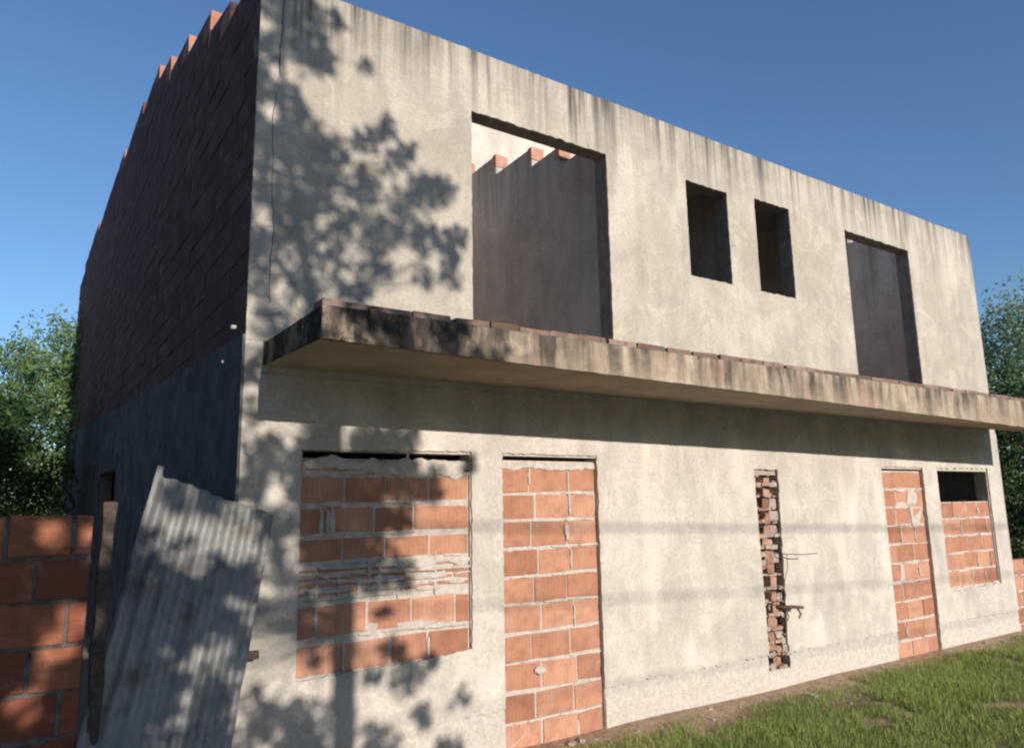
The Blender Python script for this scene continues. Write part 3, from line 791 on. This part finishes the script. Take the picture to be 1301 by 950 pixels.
# ---- the street tree behind the photographer, whose shadow falls on the front
EL = math.atan(.296); AZ = RAD(1.2)     # sun height; slightly right of square-on
TE = math.tan(EL)/math.cos(AZ); TA = math.tan(AZ)
def at_tree(X, Z, Y): return Vector((X - Y*TA, Y, Z - Y*TE))      # point whose shadow falls on (X,0,Z)
YT = -7.1
clumps = [  # X, Z of the shadow on the wall, radius, density
 (1.22,5.00,.20,1.),(1.45,4.92,.14,.8),(1.38,4.72,.20,1),(1.62,4.98,.08,.5),(1.18,4.62,.12,.9),(1.52,4.62,.12,.8),(1.84,4.72,.06,.5),
 (1.36,4.28,.11,.7),(1.22,4.32,.09,.6),(1.40,4.08,.22,1),(1.22,3.95,.18,1),(1.62,4.02,.14,.7),(1.85,4.14,.10,.6),(1.98,4.25,.13,.8),(2.16,4.13,.10,.6),(2.05,4.02,.10,.6),
 (1.55,3.80,.22,1),(1.85,3.82,.16,.9),(2.30,3.88,.16,1),(2.46,3.92,.12,.8),(2.13,3.70,.15,.7),(1.20,3.62,.2,1),(1.40,3.50,.2,1),(1.75,3.55,.18,.9),(2.02,3.48,.16,.8),(2.30,3.52,.15,.9),(2.50,3.48,.13,.9),(2.60,3.60,.08,.6),
 (1.25,3.30,.18,.9),(1.60,3.28,.15,.6),(1.92,3.25,.15,.7),(2.30,3.24,.10,.5),(2.52,3.27,.10,.7),(1.45,3.05,.16,.7),(1.80,3.02,.14,.6),(1.15,3.02,.14,.8),
 (1.3,2.75,.18,.6),(1.6,2.70,.18,.8),(1.9,2.72,.2,.9),(2.2,2.75,.18,.9),(2.5,2.78,.15,.7),(1.15,2.5,.12,.7),(1.9,2.45,.2,.8),(1.5,2.4,.2,.7),
 (1.17,2.22,.10,.4),(1.25,1.98,.14,.8),(1.20,1.78,.13,.7),(1.60,2.04,.16,1),(1.95,2.05,.2,1),(2.15,2.08,.14,.9),(1.55,1.85,.20,1.1),(1.85,1.86,.22,1.2),(2.14,1.85,.18,1.1),(2.38,1.80,.13,.8),(2.66,1.92,.06,.7),
 (1.60,1.62,.20,1.1),(1.90,1.60,.20,1.1),(2.15,1.58,.12,.9),(1.33,1.55,.15,.8),(1.60,1.40,.17,1),(1.85,1.38,.17,1),(1.36,1.30,.12,.8),(1.98,1.28,.16,1),(1.65,1.20,.15,.8),(1.48,1.12,.12,.6),(2.15,1.24,.12,.8),
 (2.05,1.0,.06,.6),(1.60,.79,.06,.5),(2.12,.77,.09,.8),(1.95,.62,.06,.6),(2.20,.60,.12,.8),(2.36,.68,.07,.6),(1.30,.52,.16,.8),(1.50,.40,.17,.9),(1.75,.42,.12,.7),(1.2,.25,.2,.9),(1.55,.15,.25,1),(2.0,.22,.16,.7),(2.3,.34,.08,.5),(2.6,.42,.06,.4),(1.25,1.02,.07,.4),(2.5,.12,.1,.5),
 # over the boundary wall and the sheet
 (-.6,1.9,.4,1),(.05,1.2,.2,1),(.22,1.32,.12,.9),(-.1,.8,.25,1),(.2,.45,.25,1),(.33,.95,.12,1),(.12,1.62,.12,.8),(-.2,1.55,.25,1),(.15,1.35,.22,1.1),(-.3,1.1,.3,1),(.1,.95,.2,.9),(.3,1.15,.14,1),(.0,.6,.25,.9),(.35,.55,.2,1),(.25,.75,.1,.8),(.02,1.62,.1,1.1),(.2,1.52,.1,.8),
 (.75,1.72,.1,.7),(.95,1.68,.1,.7),(.62,1.48,.08,.6),(.80,1.42,.08,.4),(.50,1.15,.18,1.2),(.72,1.20,.16,1.2),(.92,1.22,.14,1.1),(1.08,1.25,.12,.9),(.60,.95,.18,1.2),(.82,.95,.14,.9),(.45,.75,.2,1.2),(.70,.68,.16,1.1),(.98,1.0,.12,1),(.95,.62,.12,.8),(.55,.45,.2,1.2),(.9,.35,.2,1),(.6,1.33,.06,.6),(1.05,.85,.12,1),
 (.2,2.4,.4,1),(.6,2.9,.4,1),(.3,3.6,.5,1),(.8,4.2,.45,1),(.5,4.9,.5,1),(-.3,3.0,.5,1),(-.4,4.2,.5,1),(.0,5.5,.5,1),(.9,5.5,.4,1),(.7,2.2,.3,1),(.9,3.3,.3,1)]
GAPS = [  # small openings in the crown that let sun flecks through
 (.18,1.42,.075),(.33,1.42,.06),(.30,1.02,.10),(.22,.92,.08),(.12,.68,.08),(.02,.48,.07),(.74,1.50,.08),(.95,1.48,.10),(1.1,1.42,.10),(.85,1.33,.09),(.72,1.34,.06),
 (.95,.86,.10),(1.05,1.10,.06),(.80,.62,.05),(1.60,.90,.12),(1.28,1.0,.09),(1.40,.66,.11),(1.30,1.70,.06),(1.20,4.16,.06),(1.52,4.32,.12),(1.28,4.46,.07),(1.9,4.35,.08),
 (2.02,3.75,.05),(1.70,3.68,.06),(1.35,3.75,.04),(1.55,3.48,.05),(2.15,3.36,.05),(1.42,3.22,.05),(1.18,3.42,.05),(2.2,4.02,.05),(1.75,1.22,.05),(1.45,1.48,.04),(2.0,.42,.08),(1.3,.3,.06)]
tb = at_tree(1.785, 0, YT)
st = thing('street_tree', 'leafy tree behind the viewer, shading the left end of the front', 'tree', (tb.x, YT, 0))
mb = MB(); r = random.Random(40)
def loc(v): return Vector((v.x-tb.x, v.y-YT, v.z))
ztop = 7.0
trunk = [Vector((0, 0, -.1)), Vector((0, 0, .5)), Vector((0.0, 0, 2.0)), Vector((-.01, 0, 3.3)), Vector((-.12, 0, 4.3)), Vector((-.35, 0, 5.4)), Vector((-.5, 0, 6.2)), Vector((-.55, 0, 7.2))]
mb.tube(trunk, [.12, .09, .082, .078, .06, .045, .03, .012], 10)
pos = []
def on_trunk(z):
    for a_, b_ in zip(trunk, trunk[1:]):
        if a_.z <= z <= b_.z: return a_.lerp(b_, (z-a_.z)/(b_.z-a_.z))
    return trunk[-1] if z > 3 else trunk[3]
for (X, Z, R_, D_) in clumps:
    Y = YT + r.uniform(-.7, .9)
    c = loc(at_tree(X, Z, Y))
    s = on_trunk(min(7.1, max(3.0, c.z - .35*(c-Vector((0,0,c.z))).length)))
    mid = (s+c)/2 + Vector((r.uniform(-.05, .05), 0, -.06))
    mb.tube([s, mid, c], [.014, .008, .003] if Z > 1.1 else [.006, .004, .002], 5, cap=False)
    m = int(D_*(125 if X > 1.1 and X < 1.8 and Z > 2.9 and Z < 4.35 else 175 if X > 1.1 and Z < 2.5 else 145 if X > 1.1 else 230)*(R_/.15)**2)
    for q in range(m):
        d = Vector((r.gauss(0, 1), r.gauss(0, 1), r.gauss(0, 1)))
        d = d.normalized()*R_*(r.random()**.5)*1.02
        p = c+Vector((d.x, d.y*1.6, d.z)); yw = p.y+YT
        sx, sz = p.x+tb.x+yw*TA, p.z+yw*TE
        if any((sx-gx)**2+(sz-gz)**2 < (gr*(.85+.3*r.random()))**2 for gx, gz, gr in GAPS): continue
        pos.append(p)
    for q in range(4):
        d = Vector((r.gauss(0, 1), r.gauss(0, 1), r.gauss(0, 1))).normalized()*R_*r.uniform(.8, 1.35)
        mb.tube([c, c+d*.55+Vector((0, 0, .02)), c+d], [.0045, .003, .0015], 4, cap=False)
        for t in (.6, .75, .9, 1.0): pos.append(c+d*t+Vector((r.uniform(-.02, .02),)*3))
mb.build('trunk', M['bark'], st, smooth=True)
leaves('crown', pos, .078, M['leaf_a'], st, 77, aspect=.6)

# ---- overhead cables behind the viewer, their soft shadows cross the lower wall
YC = -11.0
root_pole = []
for (px_, lab) in ((-16, 'wooden utility pole far behind the viewer on the left'), (27, 'wooden utility pole far behind the viewer on the right')):
    t = thing('utility_pole', lab, 'utility pole', (px_, YC, 0), 'poles carrying the street cables')
    mb = MB(); mb.tube([(0, 0, -.2), (0, 0, 5.6)], [.12, .09], 10); mb.build('post', M['wood'], t, smooth=True)
    mb = MB(); mb.box(-.05, .05, .09, .16, 3.2, 5.2); mb.build('bracket', M['rust'], t)
for i, (zl, zm, zr, rad) in enumerate(((1.45, 1.41, 1.22, .013), (.98, .86, .70, .0085), (.32, .27, .2, .007))):
    pts = []
    for k in range(41):
        X = -16+43*k/40
        # parabola through the three shadow heights at X = 3, 5.5, 10
        z = zl*((X-5.5)*(X-10))/((3-5.5)*(3-10)) + zm*((X-3)*(X-10))/((5.5-3)*(5.5-10)) + zr*((X-3)*(X-5.5))/((10-3)*(10-5.5))
        zz = zm + (zr-zl)/7*(X-5.5) + .0015*(X-5.5)**2
        pts.append((X - YC*TA, YC, zz - YC*TE))
    mb = MB(); mb.tube(pts, [rad]*41, 6); o = mb.build('street_cable', M['cable'], None, smooth=True)
    tag(o, ('highest and thickest of the street cables strung behind the viewer', 'middle one of the street cables strung behind the viewer', 'lowest and thinnest of the street cables strung behind the viewer')[i], 'cable', 'street cables behind the viewer')

# ------------------------------------------------------------------ light, sky, camera
w = bpy.data.worlds.new('World'); sc.world = w; w.use_nodes = True
nt = w.node_tree; bg = nt.nodes['Background']
sky = nt.nodes.new('ShaderNodeTexSky'); sky.sky_type = 'NISHITA'; sky.sun_disc = False
sky.sun_elevation = EL; sky.sun_rotation = RAD(180) - AZ
sky.altitude = 0; sky.air_density = 1.0; sky.dust_density = .35; sky.ozone_density = 4.6
nt.links.new(sky.outputs[0], bg.inputs[0]); bg.inputs[1].default_value = .125
ld = bpy.data.lights.new('sun', 'SUN'); ld.energy = 4.8; ld.angle = RAD(.53); ld.color = (1, .91, .82)
lo_ = bpy.data.objects.new('sun', ld); C.objects.link(lo_)
d = Vector((-math.sin(AZ)*math.cos(EL), math.cos(AZ)*math.cos(EL), -math.sin(EL)))
lo_.rotation_euler = d.to_track_quat('-Z', 'Y').to_euler(); lo_.location = (3, -12, 9)

cd = bpy.data.cameras.new('camera'); cam = bpy.data.objects.new('camera', cd); C.objects.link(cam)
cd.sensor_width = 36; cd.sensor_fit = 'HORIZONTAL'; cd.lens = 36*943.799/1301; cd.clip_end = 9000; cd.clip_start = .05
Rm = Matrix(((0.8307682461708452, -0.0828143846656792, -0.550423381449828), (-0.5563575892741106, -0.1538171064204166, -0.8165822252716198), (-0.017039777325953527, 0.9846228087267201, -0.1738607791417799)))
cam.matrix_world = Matrix.Translation((0, -4.50417752, 1.65)) @ Rm.to_4x4()
sc.camera = cam
sc.view_settings.view_transform = 'Standard'; sc.view_settings.look = 'None'; sc.view_settings.gamma = 1; sc.view_settings.exposure = 0.27
sc.cycles.filter_width = 2.2
sc.cycles.max_bounces = 8
sc.cycles.transparent_max_bounces = 4
